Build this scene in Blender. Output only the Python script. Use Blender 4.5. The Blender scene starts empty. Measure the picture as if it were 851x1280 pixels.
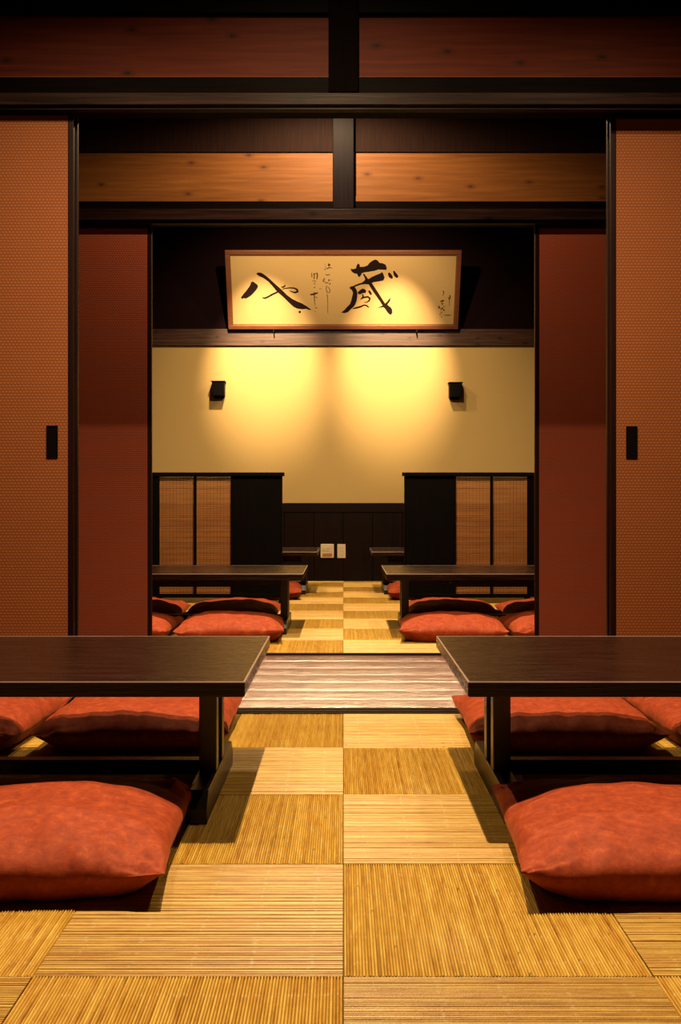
import bpy, bmesh, math, random
from mathutils import Vector, Matrix, noise
R = random.Random(7)
C = bpy.context.scene.collection
scn = bpy.context.scene
PI = math.pi
H = 0.75          # eye height
F = 1272.0        # focal length in pixels of the 851x1280 frame

# ---------------------------------------------------------------- camera, world, lights
cam_d = bpy.data.cameras.new('camera'); cam = bpy.data.objects.new('camera', cam_d); C.objects.link(cam)
cam.location = (0, 0, H); cam.rotation_euler = (PI/2, 0, 0)
cam_d.sensor_fit = 'AUTO'; cam_d.sensor_width = 36; cam_d.lens = F/1280*36
cam_d.shift_x = -3.5/1280; cam_d.shift_y = -12/1280
cam_d.clip_start = 0.05
scn.camera = cam
w = bpy.data.worlds.new('world'); scn.world = w; w.use_nodes = True
w.node_tree.nodes['Background'].inputs[0].default_value = (0.02, 0.012, 0.008, 1)
w.node_tree.nodes['Background'].inputs[1].default_value = 0.05
scn.view_settings.view_transform = 'Standard'; scn.view_settings.look = 'None'
scn.view_settings.exposure = 0.0; scn.view_settings.gamma = 1.0
scn.view_settings.use_curve_mapping = False

def spot(name, loc, target, power, angle, blend, col=(1, .71, .38), size=.015):
    d = bpy.data.lights.new(name, 'SPOT'); o = bpy.data.objects.new(name, d); C.objects.link(o)
    d.energy = power*2; d.spot_size = math.radians(angle); d.spot_blend = blend; d.color = col
    d.shadow_soft_size = size
    o.location = loc
    o.rotation_euler = (Vector(target)-Vector(loc)).to_track_quat('-Z', 'Y').to_euler()
    return o
spot('ceiling_spot', (-.06, 2.37, 2.97), (-.06, 2.37, 0), 375, 150, 1)
spot('ceiling_spot', (-.06, 4.47, 2.78), (-.06, 4.47, 0), 88, 168, .4)
spot('ceiling_spot', (-.05, 5.9, 3.35), (-.05, 6.5, 0), 470, 140, .6)
for X in (-.95, .95):       # weaker lamps over the tables
    spot('table_spot', (X, 2.6, 2.97), (X, 2.6, 0), 75, 130, .8)
    spot('table_spot', (X, 6.0, 3.35), (X, 6.0, 0), 90, 120, .8)
for X in (-.74, .47):
    spot('picture_spot', (X, 8.35, 3.3), (X, 9.69, 2.10), 640, 41, .95, size=.01)
    spot('picture_spot', (X, 8.35, 3.3), (X*.6, 9.69, 1.7), 85, 130, .8, size=.01)

# ---------------------------------------------------------------- helpers
def tag(o, label=None, cat=None, group=None, kind=None):
    if label: o['label'] = label
    if cat: o['category'] = cat
    if group: o['group'] = group
    if kind: o['kind'] = kind
    return o
def link(name, data, parent=None):
    o = bpy.data.objects.new(name, data); C.objects.link(o)
    if parent is not None: o.parent = parent
    return o
def empty(name, loc=(0, 0, 0), rz=0):
    o = link(name, None); o.location = loc; o.rotation_euler = (0, 0, rz); return o
def obj(name, bm, m, parent=None, bevel=0, smooth=False):
    me = bpy.data.meshes.new(name)
    bmesh.ops.recalc_face_normals(bm, faces=bm.faces)
    if smooth:
        for f in bm.faces: f.smooth = True
    bm.to_mesh(me); bm.free(); me.materials.append(m)
    o = link(name, me, parent)
    if bevel:
        md = o.modifiers.new('bevel', 'BEVEL'); md.width = bevel; md.segments = 3 if bevel > .0025 else 2; md.limit_method = 'ANGLE'
    return o
def box(bm, x0, x1, y0, y1, z0, z1):
    vs = [bm.verts.new(p) for p in ((x0,y0,z0),(x1,y0,z0),(x1,y1,z0),(x0,y1,z0),(x0,y0,z1),(x1,y0,z1),(x1,y1,z1),(x0,y1,z1))]
    for f in ((0,3,2,1),(4,5,6,7),(0,1,5,4),(1,2,6,5),(2,3,7,6),(3,0,4,7)): bm.faces.new([vs[i] for i in f])
def B(*a):
    bm = bmesh.new(); box(bm, *a); return bm
def bx(name, a, m, parent=None, bevel=0.0015, kind=None):
    o = obj(name, B(*a), m, parent, bevel)
    if kind: o['kind'] = kind
    return o
def struct(name, a, m, bevel=0.0015): return bx(name, a, m, None, bevel, 'structure')

# ---------------------------------------------------------------- materials
ALB = .5          # overall reflectance of the finishes
class N:
    def __init__(s, name, rough=.5, spec=.5):
        s.m = bpy.data.materials.new(name); s.m.use_nodes = True
        s.t = s.m.node_tree; s.b = s.t.nodes['Principled BSDF']
        s.b.inputs['Roughness'].default_value = rough
        s.b.inputs['Specular IOR Level'].default_value = spec
    def n(s, typ, **kw):
        o = s.t.nodes.new(typ)
        for k, v in kw.items():
            if k in o.inputs: o.inputs[k].default_value = v
            else: setattr(o, k, v)
        return o
    def l(s, a, b): s.t.links.new(a, b)
    def coord(s, scale=(1,1,1), out='Object', loc=(0,0,0), rnd=False):
        c = s.n('ShaderNodeTexCoord'); mp = s.n('ShaderNodeMapping')
        mp.inputs['Scale'].default_value = scale; mp.inputs['Location'].default_value = loc
        src = c.outputs[out]
        if rnd:
            oi = s.n('ShaderNodeObjectInfo'); mu = s.n('ShaderNodeMath', operation='MULTIPLY'); mu.inputs[1].default_value = 37.
            s.l(oi.outputs['Random'], mu.inputs[0])
            ad = s.n('ShaderNodeVectorMath', operation='ADD'); s.l(src, ad.inputs[0]); s.l(mu.outputs[0], ad.inputs[1]); src = ad.outputs[0]
        s.l(src, mp.inputs[0]); return mp.outputs[0]
    def noise(s, vec, scale=5, detail=4, rough=.55, dist=0):
        o = s.n('ShaderNodeTexNoise'); o.inputs['Scale'].default_value = scale; o.inputs['Detail'].default_value = detail
        o.inputs['Roughness'].default_value = rough; o.inputs['Distortion'].default_value = dist
        s.l(vec, o.inputs['Vector']); return o.outputs['Fac']
    def ramp(s, fac, stops):
        r = s.n('ShaderNodeValToRGB'); e = r.color_ramp.elements
        while len(e) < len(stops): e.new(.5)
        for i, (p, c) in enumerate(stops): e[i].position = p; e[i].color = (*c, 1) if len(c) == 3 else c
        s.l(fac, r.inputs[0]); return r.outputs[0]
    def mix(s, fac, a, b, mode='MIX'):
        o = s.n('ShaderNodeMix', data_type='RGBA', blend_type=mode)
        for sock, v in ((o.inputs[0], fac), (o.inputs[6], a), (o.inputs[7], b)):
            if hasattr(v, 'default_value') or hasattr(v, 'links'): s.l(v, sock)
            elif isinstance(v, (int, float)): sock.default_value = v
            else: sock.default_value = (*v, 1)
        return o.outputs[2]
    def math(s, op, a, b=0):
        o = s.n('ShaderNodeMath', operation=op)
        for i, v in enumerate((a, b)):
            if isinstance(v, (int, float)): o.inputs[i].default_value = v
            else: s.l(v, o.inputs[i])
        return o.outputs[0]
    def col(s, c):
        if isinstance(c, tuple): s.b.inputs['Base Color'].default_value = (*[a*ALB for a in c], 1)
        else: s.l(s.mix(1.0, c, (ALB, ALB, ALB), 'MULTIPLY'), s.b.inputs['Base Color'])
    def bump(s, h, strength=.3, dist=.002):
        o = s.n('ShaderNodeBump'); o.inputs['Strength'].default_value = strength; o.inputs['Distance'].default_value = dist
        s.l(h, o.inputs['Height']); s.l(o.outputs[0], s.b.inputs['Normal'])

def wood(name, c0, c1, rough=.45, axis='x', scale=1., bump=.25, knots=None, spec=.5, lo=.3, hi=.7, rvar=0):
    k = N(name, rough, spec)
    sc = {'x': (1.2, 28, 28), 'y': (28, 1.2, 28), 'z': (28, 28, 1.2)}[axis]
    v = k.coord(tuple(a*scale for a in sc), rnd=True)
    f = k.noise(v, 3, 6, .65, .6)
    c = k.ramp(f, [(lo, c0), (hi, c1)])
    if knots:
        sp_ = k.n('ShaderNodeSeparateXYZ'); k.l(k.coord((1, 1, 1)), sp_.inputs[0])
        cb = k.n('ShaderNodeCombineXYZ'); k.l(k.math('ADD', k.math('MULTIPLY', sp_.outputs[0], 3.6), 4.3), cb.inputs[0]); k.l(k.math('MULTIPLY', sp_.outputs[2], 7.), cb.inputs[1])
        v2 = cb.outputs[0]
        vo = k.n('ShaderNodeTexVoronoi', voronoi_dimensions='2D'); vo.inputs['Scale'].default_value = 1.; vo.inputs['Randomness'].default_value = 1
        k.l(v2, vo.inputs['Vector'])
        vsp = k.n('ShaderNodeSeparateColor'); k.l(vo.outputs['Color'], vsp.inputs[0]); keep = k.math('GREATER_THAN', vsp.outputs[0], .4)
        kf = k.ramp(vo.outputs['Distance'], [(.030, (1,1,1)), (.048, (.5,.5,.5)), (.13, (0,0,0))]); kf = k.math('MULTIPLY', kf, keep)
        c = k.mix(kf, c, knots)
        # grain flowing round the knots
        wv = k.n('ShaderNodeTexWave', wave_type='BANDS', bands_direction='Z'); wv.inputs['Scale'].default_value = 9
        wv.inputs['Distortion'].default_value = 7; wv.inputs['Detail'].default_value = 2; wv.inputs['Detail Scale'].default_value = .5
        k.l(k.coord((.35, 1, 1), rnd=True), wv.inputs['Vector'])
        c = k.mix(k.math('MULTIPLY', wv.outputs['Fac'], .35), c, c0)
    if rvar: k.l(k.math('ADD', k.math('MULTIPLY', k.math('SUBTRACT', f, .5), rvar*2), rough), k.b.inputs['Roughness'])
    k.col(c); k.bump(f, bump, .0015)
    return k.m

M = {}
M['dark'] = wood('dark_stained_wood', (.002, .0012, .001), (.006, .003, .0025), .5, 'x', spec=.01)
M['dark_matte'] = wood('matte_black_post_wood', (.002, .0012, .001), (.004, .002, .0016), .85, 'z', spec=.01)
M['dark_z'] = wood('dark_stained_wood_upright', (.002, .0008, .0015), (.008, .003, .006), .5, 'z', spec=.03)
M['lintel'] = wood('dark_lintel_wood', (.003, .0015, .0015), (.035, .014, .010), .42, 'x', .8, .5, knots=(.002, .001, .001), spec=.05)
M['ledge'] = wood('ledge_wood', (.02, .008, .005), (.13, .055, .03), .42, 'x', .8, .5, knots=(.008, .003, .002), spec=.3)
M['cedar_dim'] = wood('dim_cedar_transom_wood', (.065, .007, .0025), (.14, .022, .006), .6, 'x', .7, .15, knots=(.02, .004, .002), lo=.25, hi=.7, spec=.08)  # transom cedar darkened and reddened: the dimmer light put into its colour
M['cedar'] = wood('cedar_transom_wood', (.13, .042, .009), (.25, .090, .020), .55, 'x', .7, .15, spec=.1, knots=(.07, .02, .008), lo=.25, hi=.7)
M['upper_board'] = wood('brown_upper_board', (.008, .0025, .0015), (.020, .006, .004), .7, 'z', 2., .3, spec=.05)
M['table'] = wood('table_oak_dark', (.002, .0005, .0004), (.032, .0095, .006), .27, 'x', 1.3, .8, spec=.22, rvar=.35)
M['table_z'] = wood('table_leg_wood', (.004, .0015, .001), (.02, .008, .005), .35, 'z', 1.6, .2)
M['band'] = wood('pale_edge_highlight', (.22, .17, .16), (.40, .30, .26), .3, 'x', 1., .1)  # edge veneer tone, paled so its colour carries the rim highlight
M['screen'] = wood('black_screen_wood', (.0012, .0008, .0008), (.003, .002, .002), .5, 'z', 1., .1, spec=.06)
M['stile'] = wood('stile_lacquer', (.006, .001, .001), (.020, .003, .002), .45, 'z', 1., .1, spec=.12)
M['frame'] = wood('picture_frame_wood', (.10, .028, .012), (.20, .07, .03), .35, 'x', 2., .2)
M['wainscot'] = wood('wainscot_wood', (.001, .0005, .0005), (.014, .003, .002), .4, 'z', .7, .3, spec=.12)
k = N('black_metal', .5, .05); k.col((.003, .0015, .0012)); M['black'] = k.m
k = N('dark_subfloor', .9); k.col((.02, .01, .006)); M['under'] = k.m  # dark floor slab under the mats and planks
k = N('bronze_lip', .3); k.col((.35, .17, .06)); k.b.inputs['Metallic'].default_value = .6; M['bronze'] = k.m

# plank floor: low waves along the boards give the broken glints
k = N('corridor_plank_wood', .23, 1.); k.b.inputs['IOR'].default_value = 1.8
v = k.coord((1.5, 30, 10), rnd=True); f = k.noise(v, 2.2, 6, .65, .5)
k.col(k.ramp(f, [(.3, (.05, .018, .017)), (.7, (.26, .11, .10))]))
g = k.noise(k.coord((9, 40, 20)), 3, 4, .7, .3); g2 = k.noise(k.coord((1.1, 11, 5)), 2, 2, .5, .3)
k.bump(k.math('ADD', k.math('ADD', k.math('MULTIPLY', f, .25), k.math('MULTIPLY', g, 2.0)), k.math('MULTIPLY', g2, 4.)), .7, .003); M['plank'] = k.m

# plaster
def plaster(name, a, b, bs=.25, rough=.9):
    k = N(name, rough, .04); v = k.coord((1,1,1)); f = k.noise(v, 90, 4, .7); g = k.noise(v, 3, 4, .6)
    k.col(k.mix(k.math('MULTIPLY', g, .5), k.mix(f, a, b), b)); k.bump(f, bs, .003); return k.m
M['plaster'] = plaster('cream_plaster', (.68, .48, .20), (.55, .38, .15))
M['dark_plaster'] = plaster('dark_brown_plaster', (.014, .004, .005), (.006, .0015, .002))
M['side_plaster'] = plaster('brown_side_plaster', (.06, .03, .018), (.045, .022, .012))
M['paper'] = plaster('gold_calligraphy_paper', (.52, .36, .17), (.45, .30, .12), .05, .8)

# fusuma paper with a small hexagon weave
def fusuma(name, a, b):
    k = N(name, .7, .25)
    v = k.coord((1,1,1))
    sp_ = k.n('ShaderNodeSeparateXYZ'); k.l(v, sp_.inputs[0])
    cb = k.n('ShaderNodeCombineXYZ'); k.l(sp_.outputs[0], cb.inputs[0]); k.l(sp_.outputs[2], cb.inputs[1])
    br = k.n('ShaderNodeTexBrick', offset=.5)
    br.inputs['Scale'].default_value = 1; br.inputs['Brick Width'].default_value = .0125; br.inputs['Row Height'].default_value = .0105
    br.inputs['Mortar Size'].default_value = .0032; br.inputs['Mortar Smooth'].default_value = 1.
    k.l(cb.outputs[0], br.inputs['Vector'])
    big = k.noise(v, 4, 5, .6); med = k.noise(v, 60, 4, .75)
    f = k.math('SUBTRACT', 1., br.outputs['Fac'])
    c = k.mix(f, a, b); c = k.mix(k.math('MULTIPLY', med, .5), c, a); c = k.mix(k.math('MULTIPLY', big, .45), c, a)
    k.col(c); k.bump(f, .35, .0015); return k.m
M['fusuma'] = fusuma('woven_door_paper', (.19, .043, .007), (.42, .128, .024))
M['fusuma_red'] = fusuma('russet_door_paper', (.21, .027, .007), (.40, .080, .022))

# reed mat: uv.x runs across the reeds in reeds, uv.y along them in metres
k = N('woven_reed', .42, .5)
uv = k.n('ShaderNodeUVMap'); sp = k.n('ShaderNodeSeparateXYZ'); k.l(uv.outputs[0], sp.inputs[0])
oi = k.n('ShaderNodeObjectInfo')
fl = k.math('ADD', k.math('FLOOR', sp.outputs[0]), k.math('MULTIPLY', oi.outputs['Random'], 911.))
wn = k.n('ShaderNodeTexWhiteNoise', noise_dimensions='1D'); k.l(fl, wn.inputs['W'])
cx = k.n('ShaderNodeCombineXYZ'); k.l(fl, cx.inputs[0]); k.l(k.math('MULTIPLY', sp.outputs[1], 9.), cx.inputs[1])
f = k.noise(cx.outputs[0], 1., 5, .6, 0)
f = k.math('ADD', k.math('MULTIPLY', f, .85), k.math('MULTIPLY', wn.outputs[0], .2))
c = k.ramp(f, [(.25, (.34, .13, .010)), (.46, (.64, .335, .035)), (.75, (.92, .64, .13))])
# brown nodes on the reeds
cy = k.n('ShaderNodeCombineXYZ'); k.l(fl, cy.inputs[0]); k.l(k.math('MULTIPLY', sp.outputs[1], 40.), cy.inputs[1])
nd = k.noise(cy.outputs[0], 1., 1, .5, 0)
c = k.mix(k.ramp(nd, [(.73, (0,0,0)), (.78, (.8,.8,.8))]), c, (.20, .07, .015))
# pale binding threads where they cross the reeds
ph = k.math('MULTIPLY', sp.outputs[1], 1/.097)
fr = k.math('ABSOLUTE', k.math('SUBTRACT', k.math('FRACT', k.math('ADD', ph, k.math('MULTIPLY', k.math('SUBTRACT', wn.outputs[0], .5), .08))), .5))
th = k.math('MULTIPLY', k.math('LESS_THAN', fr, .03), k.math('GREATER_THAN', nd, .56))
c = k.mix(k.math('MULTIPLY', th, .5), c, (.85, .68, .38))
k.col(c)
fi = k.noise(k.coord((1,1,1)), 160, 2, .6); k.bump(k.math('ADD', f, k.math('ADD', fi, th)), .25, .0015)
M['reed'] = k.m

# cushion suede
k = N('rust_suede', .75, .2)
v = k.coord((1,1,1), rnd=True); f = k.noise(v, 42, 8, .72, .25); g = k.noise(v, 9, 4, .6)
c = k.ramp(f, [(.32, (.28, .028, .006)), (.55, (.46, .066, .014)), (.74, (.66, .140, .030))])
k.col(k.mix(k.math('MULTIPLY', g, .35), c, (.30, .036, .012)))
k.b.inputs['Sheen Weight'].default_value = .12; k.b.inputs['Sheen Roughness'].default_value = .4
k.b.inputs['Sheen Tint'].default_value = (1, .35, .15, 1)
k.bump(k.math('ADD', f, g), .35, .003); M['suede'] = k.m

# bamboo slats of the blinds
k = N('bamboo_slat', .5, .4)
f = k.noise(k.coord((3, 1, 160)), 1.5, 4, .7); g = k.noise(k.coord((1.2, 1, 14)), 2, 3, .6)
k.col(k.ramp(k.math('ADD', k.math('MULTIPLY', f, .6), k.math('MULTIPLY', g, .4)), [(.3, (.40, .12, .022)), (.68, (.95, .42, .09))])); M['bamboo'] = k.m
k = N('blind_thread', .7); k.col((.07, .016, .006)); M['thread'] = k.m
k = N('ink', .8, .03); k.col((.012, .006, .006)); M['ink'] = k.m
k = N('thin_ink', .8, .03); k.col((.06, .028, .012)); M['thin_ink'] = k.m
k = N('ivory_plastic', .35); k.col((.80, .62, .42)); M['ivory'] = k.m
k = N('brown_flap', .4); k.col((.45, .17, .035)); M['flap'] = k.m
k = N('green_dial', .4); k.col((.50, .66, .10)); M['green'] = k.m
k = N('grey_print', .6); k.col((.25, .17, .11)); M['print'] = k.m

# ---------------------------------------------------------------- the setting
WX = 1.96                        # half width of the rooms
YB = -1.385
YA, YC, YD, YW = 3.60, 3.69, 5.035, 9.69
MD = .4985
fl = obj('floor', B(-WX-.1, WX+.1, YB, YW, -.12, -.014), M['under'], None, 0); fl['kind'] = 'structure'

def mat_mesh(name, lx, ly, along_x, seed):
    r = random.Random(seed); g = .0008
    W, L = (ly, lx) if along_x else (lx, ly)
    n = max(4, int(round(W/.0050))); p = (W-2*g)/n
    verts, faces, uvs = [], [], []
    prof = ((.07, -.0015), (.24, .0020), (.5, .0030), (.76, .0020), (.93, -.0015))
    segs = 3
    def P(a, b, z):
        return (b-L/2, a-W/2, z) if along_x else (a-W/2, b-L/2, z)
    for i in range(n):
        jit = r.uniform(-.0006, .0006); hz = r.uniform(.75, 1.15); b0 = len(verts)
        bend = [r.uniform(-.00025, .00025) for _ in range(segs+1)]
        for s in range(segs+1):
            b = g + (L-2*g)*s/segs
            for (q, z) in prof:
                verts.append(P(g+(i+q)*p+bend[s], b, z*hz+jit*(z > 0)))
                uvs.append((i+min(max(q, .05), .95), b))
        np_ = len(prof)
        for s in range(segs):
            for q in range(np_-1):
                a = b0+s*np_+q; faces.append((a, a+1, a+np_+1, a+np_))
    # backing
    b0 = len(verts)
    for z in (-.014, -.0030):
        for (x, y) in ((-1,-1),(1,-1),(1,1),(-1,1)):
            verts.append((x*(lx/2-g), y*(ly/2-g), z)); uvs.append((.5, .1))
    for f in ((0,3,2,1),(4,5,6,7),(0,1,5,4),(1,2,6,5),(2,3,7,6),(3,0,4,7)): faces.append(tuple(b0+i for i in f))
    me = bpy.data.meshes.new(name); me.from_pydata(verts, [], faces); me.materials.append(M['reed'])
    ul = me.uv_layers.new(name='UVMap')
    for lp in me.loops: ul.data[lp.index].uv = uvs[lp.vertex_index]
    bm = bmesh.new(); bm.from_mesh(me); bmesh.ops.recalc_face_normals(bm, faces=bm.faces)
    for f in bm.faces: f.smooth = True
    # keep reed strips facing up
    for f in bm.faces:
        if f.normal.z < 0 and f.calc_center_median().z > -.0025: f.normal_flip()
    bm.to_mesh(me); bm.free()
    return me
mats = {(h, s): mat_mesh('reed_mat', .49, MD, h, s) for h in (0, 1) for s in (1, 2, 3)}
last = YW-(5.035+9*MD)
mats_cut = {(h, s): mat_mesh('reed_mat', .49, last, h, s) for h in (0, 1) for s in (1, 2, 3)}
def lay(y0, rows, par, ms, ly):
    for r_ in range(rows):
        for c_ in range(-4, 4):
            h = (r_+c_+par) % 2
            o = link('reed_mat', ms[(h, R.randint(1, 3))], fl)
            o.location = ((c_+.5)*.49, y0+(r_+.5)*ly, R.uniform(-.0006, .0004))
# near room: row starting at Y=1.606 left of centre runs along X
lay(YA-10*MD, 10, 0, mats, MD)
lay(5.035, 9, 1, mats, MD)
lay(5.035+9*MD, 1, 0, mats_cut, last)

# corridor planks, slightly cupped
npl = 7; pw = (5.0-YC)/npl
for i in range(npl):
    y0 = YC+i*pw; joint = R.choice((-1.2, 1.15, 1.3, -1.4))
    for (x0, x1) in ((-WX-.1, joint-.001), (joint+.001, WX+.1)):
        bm = bmesh.new(); nx, ny = 14, 8; g = []
        for a in range(nx+1):
            row = []
            for b in range(ny+1):
                t = (0, .012, .15, .32, .5, .68, .85, .988, 1)[b]
                z = .0040*math.sin(PI*t)-.0020+.0006*math.sin(a*1.7+i)
                if b in (0, ny): z -= .0012
                row.append(bm.verts.new((x0+(x1-x0)*a/nx, y0+.0008+(pw-.0016)*t, z)))
            g.append(row)
        for a in range(nx):
            for b in range(ny): bm.faces.new((g[a][b], g[a+1][b], g[a+1][b+1], g[a][b+1]))
        ed = [e for e in bm.edges if e.is_boundary]
        ex = bmesh.ops.extrude_edge_only(bm, edges=ed)
        for v_ in ex['geom']:
            if isinstance(v_, bmesh.types.BMVert): v_.co.z = -.014
        obj('floor_plank', bm, M['plank'], fl, 0, True)

# sills (tracks)
def sill(name, y0, y1):
    bm = bmesh.new(); w_ = (y1-y0)/5
    for j in range(5):
        z = .006 if j % 2 == 0 else -.004
        box(bm, -WX, WX, y0+j*w_, y0+(j+1)*w_, -.014, z)
    o = obj(name, bm, M['lintel'], None, .001); o['kind'] = 'structure'
sill('trim_1', YA, YC-.0005); sill('trim_2', 5.0005, 5.0345)

# ceilings and outer walls
struct('ceiling', (-WX-.1, WX+.1, YB, 3.69, 3.05, 3.12), M['dark'], 0)
struct('ceiling', (-WX-.1, WX+.1, 3.69, 5.06, 2.92, 3.0), M['dark'], 0)
struct('ceiling', (-WX-.1, WX+.1, 5.06, YW+.1, 3.5, 3.58), M['dark'], 0)
struct('wall_left', (-WX-.1, -WX, YB, YW, -.014, 3.5), M['side_plaster'], 0)
struct('wall_right', (WX, WX+.1, YB, YW, -.014, 3.5), M['side_plaster'], 0)
struct('wall_front', (-WX, WX, YB-.1, YB, -.014, 3.05), M['side_plaster'], 0)

# back wall: plaster, dark wall over the ledge, board wainscot
wb = struct('wall_back', (-WX-.1, WX+.1, YW, YW+.1, .745, 2.30), M['plaster'], 0)
bx('upper_wall', (-WX-.1, WX+.1, YW-.002, YW+.1, 2.302, 3.5), M['dark_plaster'], wb, 0)
led = bx('ledge', (-WX, WX, 9.668, YW, 2.240, 2.398), M['ledge'], wb, .002)
bx('wainscot_rail', (-WX, WX, YW-.022, YW+.1, .655, .745), M['wainscot'], wb, .003)
xb = -WX
while xb < WX-.01:
    x1 = min(xb+.28, WX); bx('wainscot_board', (xb+.0015, x1-.0015, YW-.014, YW+.1, -.01, .654), M['wainscot'], wb, .002); xb = x1

# the two partition walls with sliding doors: transom boards, lintels, centre post
def partition(tagname, y, zt, nlip, ymax, ztop, dark_up, n0):
    wl = struct('wall_'+tagname, (-WX, WX, y, ymax, zt, zt+.115), M['dark'], 0)   # door head board
    for s in (-1, 1):
        x0, x1 = sorted((s*.001, s*WX))
        b = bx('transom_board', (x0, x1, y+.012, ymax-.02, 2.262, 2.479), M['cedar' if dark_up else 'cedar_dim'], wl, .001)
    bx('transom_lip', (-WX, WX, y+.004, ymax-.02, zt+.116, 2.261), M['cedar'], wl, .001)
    bx('upper_board', (-WX, WX, y+(.004 if dark_up else -.01), ymax, 2.480, ztop), M['upper_board'] if dark_up else M['dark'], wl, .002)
    bx('center_post', (-.052, .052, y-.045, y-.0005, nlip, ztop-.001), M['dark_z'] if dark_up else M['dark_matte'], wl, .003)
    return wl
wn_ = partition('middle', YA+.005, 2.142, 2.187, YC, 3.05, False, 1)
wf_ = partition('center', 5.02, 2.120, 2.187, 5.06, 2.92, True, 2)
def nageshi(name, y0, y1, z0, z1):
    bm = B(-WX, WX, y0, y1, z0+.014, z1); box(bm, -WX, WX, y0+.012, y1, z0, z0+.010)
    o = obj(name, bm, M['lintel'], None, .002); o['kind'] = 'structure'
nageshi('trim_3', 3.565, YA+.0045, 2.130, 2.186)
nageshi('trim_4', 4.975, 5.0195, 2.118, 2.186)

def door(name, x_in, s, y, z1, mat, pull=True):
    """one sliding door; x_in = inner edge, s = side it lies to"""
    W, T, st = .955, .018, .021
    d = empty(name, (x_in+s*W/2, y, .003)); d['kind'] = 'structure'
    h = z1-.003
    bx('panel', (-W/2+st, W/2-st, .002, T-.002, .02, h-.0165), mat, d, 0)
    for t in (-1, 1):
        a, b = sorted((t*W/2, t*(W/2-st))); bx('stile', (a, b, 0, T, 0, h), M['stile'], d, .003)
    bx('rail', (-W/2+st, W/2-st, .0005, T-.0005, 0, .0195), M['stile'], d, .001)
    bx('rail', (-W/2+st, W/2-st, .0005, T-.0005, h-.016, h), M['stile'], d, .001)
    if pull:
        px = -s*(W/2-st-.055)
        bm = bmesh.new(); x0, x1, z0, z1_ = px-.02, px+.02, .905, 1.02
        t = .004
        for a in ((x0, x1, -.002, .0018, z0, z0+t), (x0, x1, -.002, .0018, z1_-t, z1_), (x0, x0+t, -.002, .0018, z0+t, z1_-t), (x1-t, x1, -.002, .0018, z0+t, z1_-t), (x0+t, x1-t, .0002, .0018, z0+t, z1_-t)):
            box(bm, *a)
        obj('door_pull', bm, M['black'], d, .0005)
    return d
door('door_1', -.957, -1, 3.612, 2.141, M['fusuma']); door('door_2', -.950, -1, 3.640, 2.141, M['fusuma'], False)
door('door_3', .957, 1, 3.646, 2.141, M['fusuma']); door('door_4', .951, 1, 3.668, 2.141, M['fusuma'], False)
door('door_5', -.945, -1, 5.021, 2.119, M['fusuma_red'], False)
door('door_6', .945, 1, 5.021, 2.119, M['fusuma_red'], False)

# ---------------------------------------------------------------- low tables
TW, TD, TH = 1.24, .77, .353
def make_table():
    t = empty('low_table')
    top = obj('table_top', B(-TW/2, TW/2, -TD/2, TD/2, TH-.034, TH), M['table'], t, .003)
    bm = bmesh.new(); e, q = .0006, .0045  # edging strip; the bright rim highlight is put into its pale colour
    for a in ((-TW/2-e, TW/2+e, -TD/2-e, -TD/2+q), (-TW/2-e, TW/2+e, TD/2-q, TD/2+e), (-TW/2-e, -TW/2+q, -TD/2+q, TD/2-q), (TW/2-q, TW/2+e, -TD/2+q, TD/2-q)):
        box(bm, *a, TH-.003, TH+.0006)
    eb = obj('edge_highlight_band', bm, M['band'], t, .002); eb['label'] = 'thin band along the top edge, painted pale as its rim highlight'
    for s in (-1, 1):
        cx_ = s*(TW/2-.122)
        bm = bmesh.new()   # runner with chamfered ends
        pts = [(-.275, 0), (.275, 0), (.275, .035), (.245, .072), (-.245, .072), (-.275, .035)]
        A = [bm.verts.new((cx_-.024, y, z+.003)) for y, z in pts]; Bv = [bm.verts.new((cx_+.024, y, z+.003)) for y, z in pts]
        bm.faces.new(A); bm.faces.new(Bv)
        for i in range(6): bm.faces.new((A[i], A[(i+1) % 6], Bv[(i+1) % 6], Bv[i]))
        obj('runner', bm, M['table_z'], t, .0015)
        for y in (-.081, .039):
            bx('leg', (cx_-.022, cx_+.022, y, y+.042, .0755, TH-.0345), M['table_z'], t, .002)
    bx('apron', (-TW/2+.145, TW/2-.145, -.035, .034, .253, TH-.0345), M['table'], t, .002)
    bx('stretcher', (-TW/2+.147, TW/2-.147, -.02, .018, .050, .088), M['table'], t, .002)
    return t
def copy_tree(o, parent=None):
    c = o.copy(); C.objects.link(c)
    if parent is not None: c.parent = parent
    for ch in list(o.children): copy_tree(ch, c)
    return c
tab = make_table()
TABS = [(-.218, -1, 2.25, 'low dark oak table at the front left, nearest left of the aisle'),
        (.276, 1, 2.25, 'low dark oak table at the front right, nearest right of the aisle'),
        (-.223, -1, 5.64, 'low dark table on the left beyond the plank floor, before the left screen'),
        (.239, 1, 5.64, 'low dark table on the right beyond the plank floor, before the right screen'),
        (-.208, -1, 8.15, 'farthest left low table, mostly behind the left screen, near the wall controls'),
        (.231, 1, 8.15, 'farthest right low table, mostly behind the right screen by the back wall')]
for i, (xi, s, yf, lab) in enumerate(TABS):
    o = tab if i == 0 else copy_tree(tab)
    o.location = (xi+s*TW/2, yf+TD/2, 0)
    tag(o, lab, 'table', 'low tables along both sides of the aisle')

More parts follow.
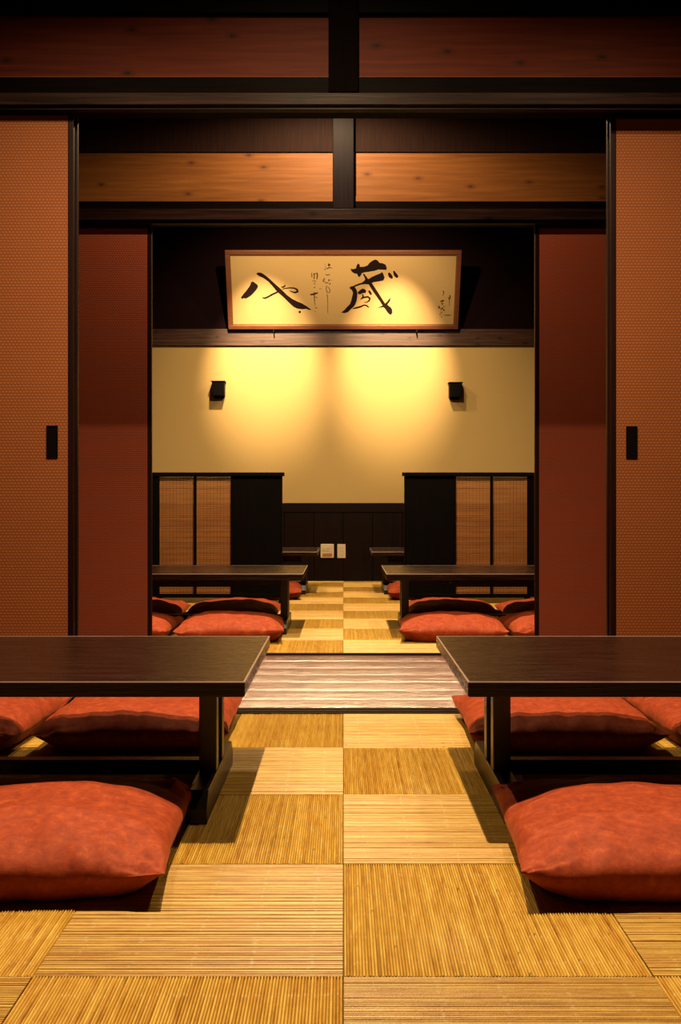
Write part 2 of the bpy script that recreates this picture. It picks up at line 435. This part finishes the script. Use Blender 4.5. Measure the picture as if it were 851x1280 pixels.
# ---------------------------------------------------------------- floor cushions
def cushion_mesh(seed, S=.585):
    n = 60; top, bot = [], []
    off = Vector((seed*7.3, seed*3.1, 0))
    bm = bmesh.new()
    def out(u, v):
        hx = S/2*(1-.042*(1-v*v)**.8); hy = S/2*(1-.042*(1-u*u)**.8)
        x, y = u*hx, v*hy
        w_ = noise.noise(Vector((x*5, y*5, 1))+off)*.006
        return x+w_, y+noise.noise(Vector((x*5, y*5, 9))+off)*.006
    def prof(u, v):
        a = max(0., 1-abs(u)**2.6); b = max(0., 1-abs(v)**2.6)
        return (a**.46)*(b**.46)
    def wr(u, v, x, y):
        eu, ev = abs(u), abs(v)
        w_ = 0
        # pleats running in from each edge
        w_ += noise.noise(Vector((x*34, y*7, 3))+off)*(ev**4)*.018*(1-ev**12)
        w_ += noise.noise(Vector((y*34, x*7, 5))+off)*(eu**4)*.018*(1-eu**12)
        # creases gathered at the corners
        ang = math.atan2((1-ev)+.02, (1-eu)+.02)
        w_ += noise.noise(Vector((ang*7, seed+2*(u > 0)+4*(v > 0), 0)))*(eu*ev)**3*.030*(1-(eu*ev)**6)
        w_ += noise.noise(Vector((x*9, y*9, 0))+off)*.008
        w_ += noise.noise(Vector((x*2.7, y*2.7, 4))+off)*.010*(1-eu**4)*(1-ev**4)
        return w_
    for sgn, L in ((1, top), (-1, bot)):
        for i in range(n+1):
            row = []
            for j in range(n+1):
                # denser sampling toward the edges
                u = math.sin((i/n-.5)*PI); v = math.sin((j/n-.5)*PI)
                x, y = out(u, v)
                zs = .056+.014*(abs(u*v))**4+.006*noise.noise(Vector((x*16, y*16, 2))+off)
                edge = i in (0, n) or j in (0, n)
                if sgn > 0:
                    z = zs+prof(u, v)*.078+(0 if edge else wr(u, v, x, y))
                    z = max(z, zs)
                else:
                    z = zs if edge else max(.0035, zs-(prof(u, v)**1.5)*.13)
                if sgn < 0 and edge: row.append(top[i][j])
                else: row.append(bm.verts.new((x, y, z)))
            L.append(row)
    for L in (top, bot):
        for i in range(n):
            for j in range(n): bm.faces.new((L[i][j], L[i+1][j], L[i+1][j+1], L[i][j+1]))
    bmesh.ops.recalc_face_normals(bm, faces=bm.faces)
    for f in bm.faces: f.smooth = True
    # piped seam: keep crisp by a thin cord of quads is left to the fold itself
    me = bpy.data.meshes.new('floor_cushion'); bm.to_mesh(me); bm.free(); me.materials.append(M['suede'])
    return me
cm = [cushion_mesh(s) for s in (1, 2, 3, 4)]
hw = .2925
CUSH = [  # x centre, y centre, z rotation, mesh, label
 (-.340-hw, 2.15, 2.5, 0, 'large rust suede cushion in front of the front left table, nearest left'),
 (.338+hw, 2.14, -2.5, 1, 'large rust suede cushion in front of the front right table, nearest right'),
 (-.345-hw, 3.29, 1, 2, 'rust cushion behind the front left table, its corner beside the aisle leg'),
 (-.955-hw, 3.27, -2, 1, 'rust cushion behind the front left table, at the left edge of the photo'),
 (.375+hw, 3.27, -1, 3, 'rust cushion behind the front right table, its corner beside the aisle leg'),
 (.985+hw, 3.28, 2, 0, 'rust cushion behind the front right table, at the right edge of the photo'),
 (-.325-hw, 5.66, 2, 2, 'rust cushion in front of the second left table, the one next to the aisle'),
 (-.935-hw, 5.66, -1, 3, 'rust cushion in front of the second left table, half hidden by the left doors'),
 (.330+hw-.02, 5.66, -4, 3, 'rust cushion in front of the second right table, the one next to the aisle'),
 (.90+hw, 5.66, 2, 2, 'rust cushion in front of the second right table, half hidden by the right doors'),
 (-.400-hw, 6.46, 1, 1, 'rust cushion behind the second left table, nearer the aisle, seen under its top'),
 (-1.01-hw, 6.46, 0, 0, 'rust cushion behind the second left table, farther from the aisle, under the left blinds'),
 (.400+hw-.01, 6.46, -1, 2, 'rust cushion behind the second right table, nearer the aisle, seen under its top'),
 (1.0+hw, 6.46, 1, 1, 'rust cushion behind the second right table, farther from the aisle, under the right blinds'),
 (-.325-hw, 8.02, 2, 0, 'partly hidden rust cushion by the farthest left table, tip past the leg'),
 (.345+hw, 8.02, -2, 2, 'partly hidden rust cushion by the farthest right table, tip past the leg'),
]
for (x, y, a, mi, lab) in CUSH:
    o = link('floor_cushion', cm[mi]); o.location = (x, y, 0); o.rotation_euler = (0, 0, math.radians(a))
    tag(o, lab, 'cushion', 'rust suede floor cushions')

# ---------------------------------------------------------------- low partition screens with bamboo blinds
def make_screen(s, label):
    Y, T = 7.535, .03
    t = empty('partition_screen', (0, Y, 0))
    def X(a, b): return tuple(sorted((s*a, s*b)))
    bx('top_cap', (*X(.437, 1.90), -.012, T+.018, .945, .972), M['screen'], t, .002)
    bx('solid_panel', (*X(.462, .818), .004, T-.004, .05, .9445), M['screen'], t, .001)
    for a, b in ((.452, .4615), (.8185, .8345), (1.088, 1.1085), (1.3625, 1.384)):
        bx('post', (*X(a, b), 0, T, .005 if a in (.452, 1.3625) else .073, .9445), M['screen'], t, .001)
    bx('solid_panel', (*X(1.3845, 1.88), .004, T-.004, .05, .9445), M['screen'], t, .001)
    bx('bottom_rail', (*X(.462, 1.362), -.001, T+.001, .044, .0725), M['screen'], t, .001)
    for (a, b) in ((.835, 1.0875), (1.109, 1.362)):
        x0, x1 = X(a, b)
        bm = bmesh.new(); z = .0735; rr = random.Random(3)
        while z < .934:
            h = rr.choice((.0042, .0050, .0054)); dy = rr.uniform(-.0004, .0004)
            box(bm, x0+.0005, x1-.0005, .0155+dy, .0175+dy, z, z+h); z += h+.0008
        o = obj('bamboo_blind', bm, M['bamboo'], t, 0); o['kind'] = 'stuff'
        bm = bmesh.new()
        nx = 20
        for i in range(1, nx):
            xx = x0+(x1-x0)*i/nx; wd = .0014 if i % 2 == 0 else .0007
            box(bm, xx-wd, xx+wd, .0125, .0148, .0735, .9425)
        z = .0735+.013; i = 0
        while z < .942:
            wd = .0016 if i % 3 else .0026
            box(bm, x0+.0005, x1-.0005, .0128, .0146, z-wd/2, z+wd/2); z += .0135; i += 1
        o = obj('fine_lattice', bm, M['thread'], t, 0); o['kind'] = 'stuff'
    bx('top_rail', (*X(.835, 1.362), .001, T-.001, .9405, .9444), M['screen'], t, .0005)
    for a in (.457, 1.373):
        x0, x1 = X(a-.018, a+.018)
        bx('foot', (x0, x1, -.07, T+.07, .003, .040), M['screen'], t, .003)
    tag(t, label, 'screen', 'low black screens either side of the aisle')
make_screen(-1, 'low black wooden screen with two bamboo blind panels, left of the aisle')
make_screen(1, 'low black wooden screen with two bamboo blind panels, right of the aisle')

# ---------------------------------------------------------------- framed calligraphy leaning from the ledge
y_b, z_b, y_t, z_t = 9.640, 2.390, 9.335, 3.062
ln = math.hypot(y_t-y_b, z_t-z_b); up = Vector((0, (y_t-y_b)/ln, (z_t-z_b)/ln)); nrm = Vector((0, -up.z, up.y))
pic = empty('framed_calligraphy', (0, y_b+.004, z_b+.004)); pic.rotation_euler = (-math.atan2(y_b-y_t, z_t-z_b), 0, 0)
pic.rotation_euler = (math.atan2(y_b-y_t, z_t-z_b), 0, 0)
tag(pic, 'long framed gold calligraphy with black brush characters, tilted forward on the wall ledge', 'picture')
def local(px, py):
    """point of the artwork's own plane seen at a photo pixel"""
    d = Vector(((px-429)/F, 1, (628-py)/F)); o0 = Vector((0, 0, H)); p0 = Vector((0, y_b, z_b))+nrm*.010
    t = (p0-o0).dot(nrm)/d.dot(nrm); q = o0+d*t-Vector((0, y_b, z_b))
    return q.x, q.dot(up)
HW_, fw = 1.087, .040
for (a, nm) in (((-HW_, HW_, -.022, .022, 0, fw), 0), ((-HW_, HW_, -.022, .022, ln-fw, ln), 0), ((-HW_, -HW_+fw, -.022, .022, fw, ln-fw), 1), ((HW_-fw, HW_, -.022, .022, fw, ln-fw), 1)):
    bx('frame_bar', a, M['frame'], pic, .005)
g = bmesh.new(); i0, i1 = HW_-fw, .009
for a in ((-i0, i0, -.014, .006, fw, fw+i1), (-i0, i0, -.014, .006, ln-fw-i1, ln-fw), (-i0, -i0+i1, -.014, .006, fw+i1, ln-fw-i1), (i0-i1, i0, -.014, .006, fw+i1, ln-fw-i1)): box(g, *a)
obj('inner_lip', g, M['bronze'], pic, .001)
pap = bx('paper', (-i0, i0, -.0085, .012, fw, ln-fw), M['paper'], pic, 0)
bx('backing_board', (-i0, i0, .0125, .020, fw, ln-fw), M['dark'], pic, 0)

def stroke_poly(pts, org, sc, m='ink', name='ink_stroke'):
    bm = bmesh.new(); A, D = [], []
    for (x, y) in pts:
        u, v = local(org[0]+x/sc, org[1]+y/sc)
        A.append(bm.verts.new((u, -.0095, v))); D.append(bm.verts.new((u, -.0087, v)))
    bm.faces.new(A); n = len(A)
    for i in range(n): bm.faces.new((A[i], A[(i+1) % n], D[(i+1) % n], D[i]))
    obj(name, bm, M[m], pap, 0)
def stroke_line(pts, org, sc, m='thin_ink', dz=0.):
    """pts: (x, y, half width) in the same frame"""
    L, Rr = [], []
    for i, (x, y, w_) in enumerate(pts):
        a = pts[max(0, i-1)]; b = pts[min(len(pts)-1, i+1)]
        dx, dy = b[0]-a[0], b[1]-a[1]; q = math.hypot(dx, dy) or 1
        L.append((x-dy/q*w_, y+dx/q*w_)); Rr.append((x+dy/q*w_, y-dx/q*w_))
    stroke_poly(L+Rr[::-1], org, sc, m)
O1, S1 = (295, 325), 8.51
stroke_poly([(160,240),(178,233),(205,250),(228,268),(233,290),(215,320),(190,350),(160,380),(130,400),(100,415),(85,408),(62,418),(52,400),(75,370),(100,340),(120,315),(145,280)], O1, S1)
stroke_poly([(212,148),(235,136),(262,138),(300,158),(345,195),(400,245),(445,285),(490,325),(540,375),(600,420),(650,445),(700,465),(750,495),(800,533),(780,535),(745,522),(700,527),(650,520),(610,500),(560,455),(500,395),(440,345),(390,285),(340,230),(290,195),(240,172)], O1, S1)
stroke_line([(278,403,5),(305,410,9),(340,396,9),(385,370,9),(440,345,9)], O1, S1, 'ink')
stroke_line([(490,315,4),(520,306,5),(570,300,6),(620,303,7),(650,320,10),(655,338,12),(630,350,9),(600,344,6),(570,330,3)], O1, S1, 'ink')
stroke_line([(480,292,5),(500,292,8),(518,282,8),(520,264,4)], O1, S1, 'ink')
stroke_poly([(665,548),(680,543),(690,552),(686,566),(672,571),(664,562)], O1, S1)
O2, S2 = (420, 318), 9.456
stroke_poly([(170,175),(205,178),(235,168),(245,130),(262,110),(278,125),(280,152),(330,150),(370,135),(400,100),(435,75),(465,64),(490,75),(515,105),(550,108),(585,125),(598,160),(595,188),(560,185),(500,183),(450,198),(390,208),(340,215),(305,225),(295,250),(275,274),(258,258),(250,235),(215,228),(185,208)], O2, S2)
stroke_poly([(200,378),(250,355),(310,335),(330,318),(345,300),(330,262),(315,238),(335,236),(360,270),(380,298),(420,272),(480,245),(520,230),(545,212),(560,240),(572,280),(560,312),(510,322),(450,330),(420,340),(450,385),(500,460),(550,540),(580,585),(605,560),(630,530),(642,510),(640,545),(622,575),(605,600),(640,625),(662,655),(665,690),(650,718),(630,712),(605,685),(575,640),(560,628),(520,632),(485,640),(520,622),(550,610),(520,560),(470,490),(420,415),(385,358),(340,355),(290,362),(240,380),(215,390)], O2, S2)
stroke_poly([(155,400),(175,382),(205,378),(225,395),(245,430),(252,470),(248,520),(240,560),(225,600),(200,630),(170,655),(140,685),(100,697),(60,690),(95,665),(130,625),(165,590),(180,545),(190,500),(200,460),(190,430)], O2, S2)
stroke_poly([(255,450),(285,425),(310,408),(340,415),(358,440),(345,460),(310,462),(290,475),(260,472)], O2, S2)
stroke_poly([(378,440),(392,425),(412,445),(425,472),(412,485),(395,472)], O2, S2)
stroke_line([(310,475,8),(322,500,10),(290,535,7),(330,512,9),(375,505,10),(400,525,12),(390,552,9),(360,570,6),(330,572,3)], O2, S2, 'ink')
stroke_line([(195,645,4),(240,635,10),(290,622,10),(330,603,8),(360,608,9),(388,632,5)], O2, S2, 'ink')
stroke_poly([(612,232),(628,216),(645,230),(665,255),(672,280),(658,294),(635,282),(618,260)], O2, S2)
stroke_poly([(675,205),(690,197),(705,220),(728,245),(737,268),(718,284),(695,268),(680,245)], O2, S2)
O3, S3 = (380, 320), 16.
for pts in ([(475,185,14),(500,190,26),(520,170,10)], [(440,240,6),(465,262,10),(500,235,9),(560,250,4)], [(405,285,8),(430,265,7)], [(485,150,5),(490,165,5)],
            [(430,375,6),(470,390,8),(515,380,6)], [(410,450,10),(385,500,9),(375,525,4)], [(395,505,5),(440,550,7),(490,535,7)], [(485,500,12),(510,480,15)],
            [(520,545,8),(510,580,10)], [(450,600,6),(440,660,6),(460,740,7),(500,740,6),(522,700,6),(500,650,5),(470,620,5)],
            [(460,775,7),(470,860,5),(475,960,4),(472,1060,4),(474,1150,3)], [(150,345,6),(158,430,8)], [(195,350,9),(205,400,9),(200,470,8)],
            [(190,375,5),(265,345,7)], [(262,345,10),(265,400,11),(255,470,9)], [(165,500,4),(240,508,6)], [(205,540,6),(215,575,8)], [(195,640,7),(220,630,8)],
            [(120,780,12),(170,775,18),(220,760,18),(275,742,12)], [(205,720,5),(205,800,9),(205,860,8),(212,930,5),(215,1000,4)], [(225,820,5),(265,845,6)],
            [(215,1040,5),(260,1045,8)], [(210,1110,3),(235,1120,4)], [(300,660,4),(345,662,4)], [(548,486,6),(552,498,6)], [(410,165,5),(425,175,5)], [(415,215,5),(430,225,6)]):
    stroke_line(pts, O3, S3)
O4, S4 = (535, 355), 18.91
for pts in ([(345,178,8),(365,185,14),(370,215,7),(350,290,4)], [(290,425,10),(335,412,20),(380,392,10)], [(310,465,8),(350,470,14),(330,495,14)], [(250,520,8),(258,570,20),(290,570,14)],
            [(300,610,10),(330,590,14),(355,570,14)], [(360,540,12),(380,532,10)], [(365,640,12),(385,610,18)], [(310,665,12),(320,692,12)], [(265,735,7),(300,722,8)],
            [(515,270,10),(520,320,16)], [(475,325,8),(500,350,18),(530,340,14)], [(502,370,8),(505,440,5),(500,520,4)], [(370,742,4),(480,746,10),(550,742,4)], [(400,530,8),(412,542,8)]):
    stroke_line(pts, O4, S4)
stroke_poly([(290,775),(315,768),(340,780),(325,800),(300,798)], O4, S4, 'flap', 'red_seal')
# little hooks that hold the frame on the ledge
for X in (-.659, .693):
    o = obj('frame_hook', B(X-.005, X+.005, 9.605, 9.6675, 2.355, 2.382), M['black'], None, .001)
    tag(o, 'small black metal hook on the ledge under the %s part of the framed calligraphy' % ('left' if X < 0 else 'right'), 'hook', 'hooks under the framed calligraphy')

# ---------------------------------------------------------------- small fittings on the back wall
for (cx_, cz, lab) in ((-1.180, 1.824, 'small square black box on the cream wall, left one'), (1.059, 1.812, 'small square black box on the cream wall, right one')):
    t = empty('wall_box', (cx_, YW, cz))
    bx('body', (-.058, .058, -.105, 0, -.066, .062), M['black'], t, .004)
    bx('top_plate', (-.066, .066, -.113, 0, .0625, .072), M['black'], t, .001)
    bx('back_plate', (-.045, .045, -.02, 0, -.085, -.0665), M['black'], t, .001)
    tag(t, lab, 'wall box', 'black boxes on the back wall')
Yp = YW-.0145
def wpt(px): return (px-429)*Yp/F
def zpt(py): return H+(628-py)*Yp/F
t = empty('wall_controller', (wpt(409), Yp, zpt(688.6)))
bx('housing', (-.0635, .0635, -.022, 0, -.066, .066), M['ivory'], t, .005)
bx('flap', (-.045, .045, -.0245, -.0222, -.054, -.022), M['flap'], t, .001)
bx('display', (-.018, .047, -.0242, -.0222, -.006, .034), M['ivory'], t, .001)
bm = bmesh.new(); bmesh.ops.create_cone(bm, cap_ends=True, segments=20, radius1=.014, radius2=.014, depth=.004, matrix=Matrix.Translation((-.033, -.0245, .014)) @ Matrix.Rotation(PI/2, 4, 'X'))
obj('dial', bm, M['green'], t, 0)
for i in range(3): bx('print_line', (-.010, .035-.01*i, -.0248, -.0243, .024-.012*i, .027-.012*i), M['print'], t, 0)
tag(t, 'ivory wall controller with green dial and brown flap on the dark wainscot', 'controller')
t = empty('wall_outlet', (wpt(426.7), Yp, zpt(688.8)))
bx('plate', (-.0395, .0395, -.012, 0, -.066, .066), M['ivory'], t, .003)
for i in range(3):
    f = bx('socket', (-.022, .022, -.0135, -.0122, -.050+.034*i, -.022+.034*i), M['ivory'], t, .001)
    for q in (-1, 1): bx('slot', (q*.008-.0015, q*.008+.0015, -.0139, -.0136, -.044+.034*i, -.030+.034*i), M['print'], f, 0)
tag(t, 'ivory wall outlet plate with three sockets, right of the controller', 'outlet')
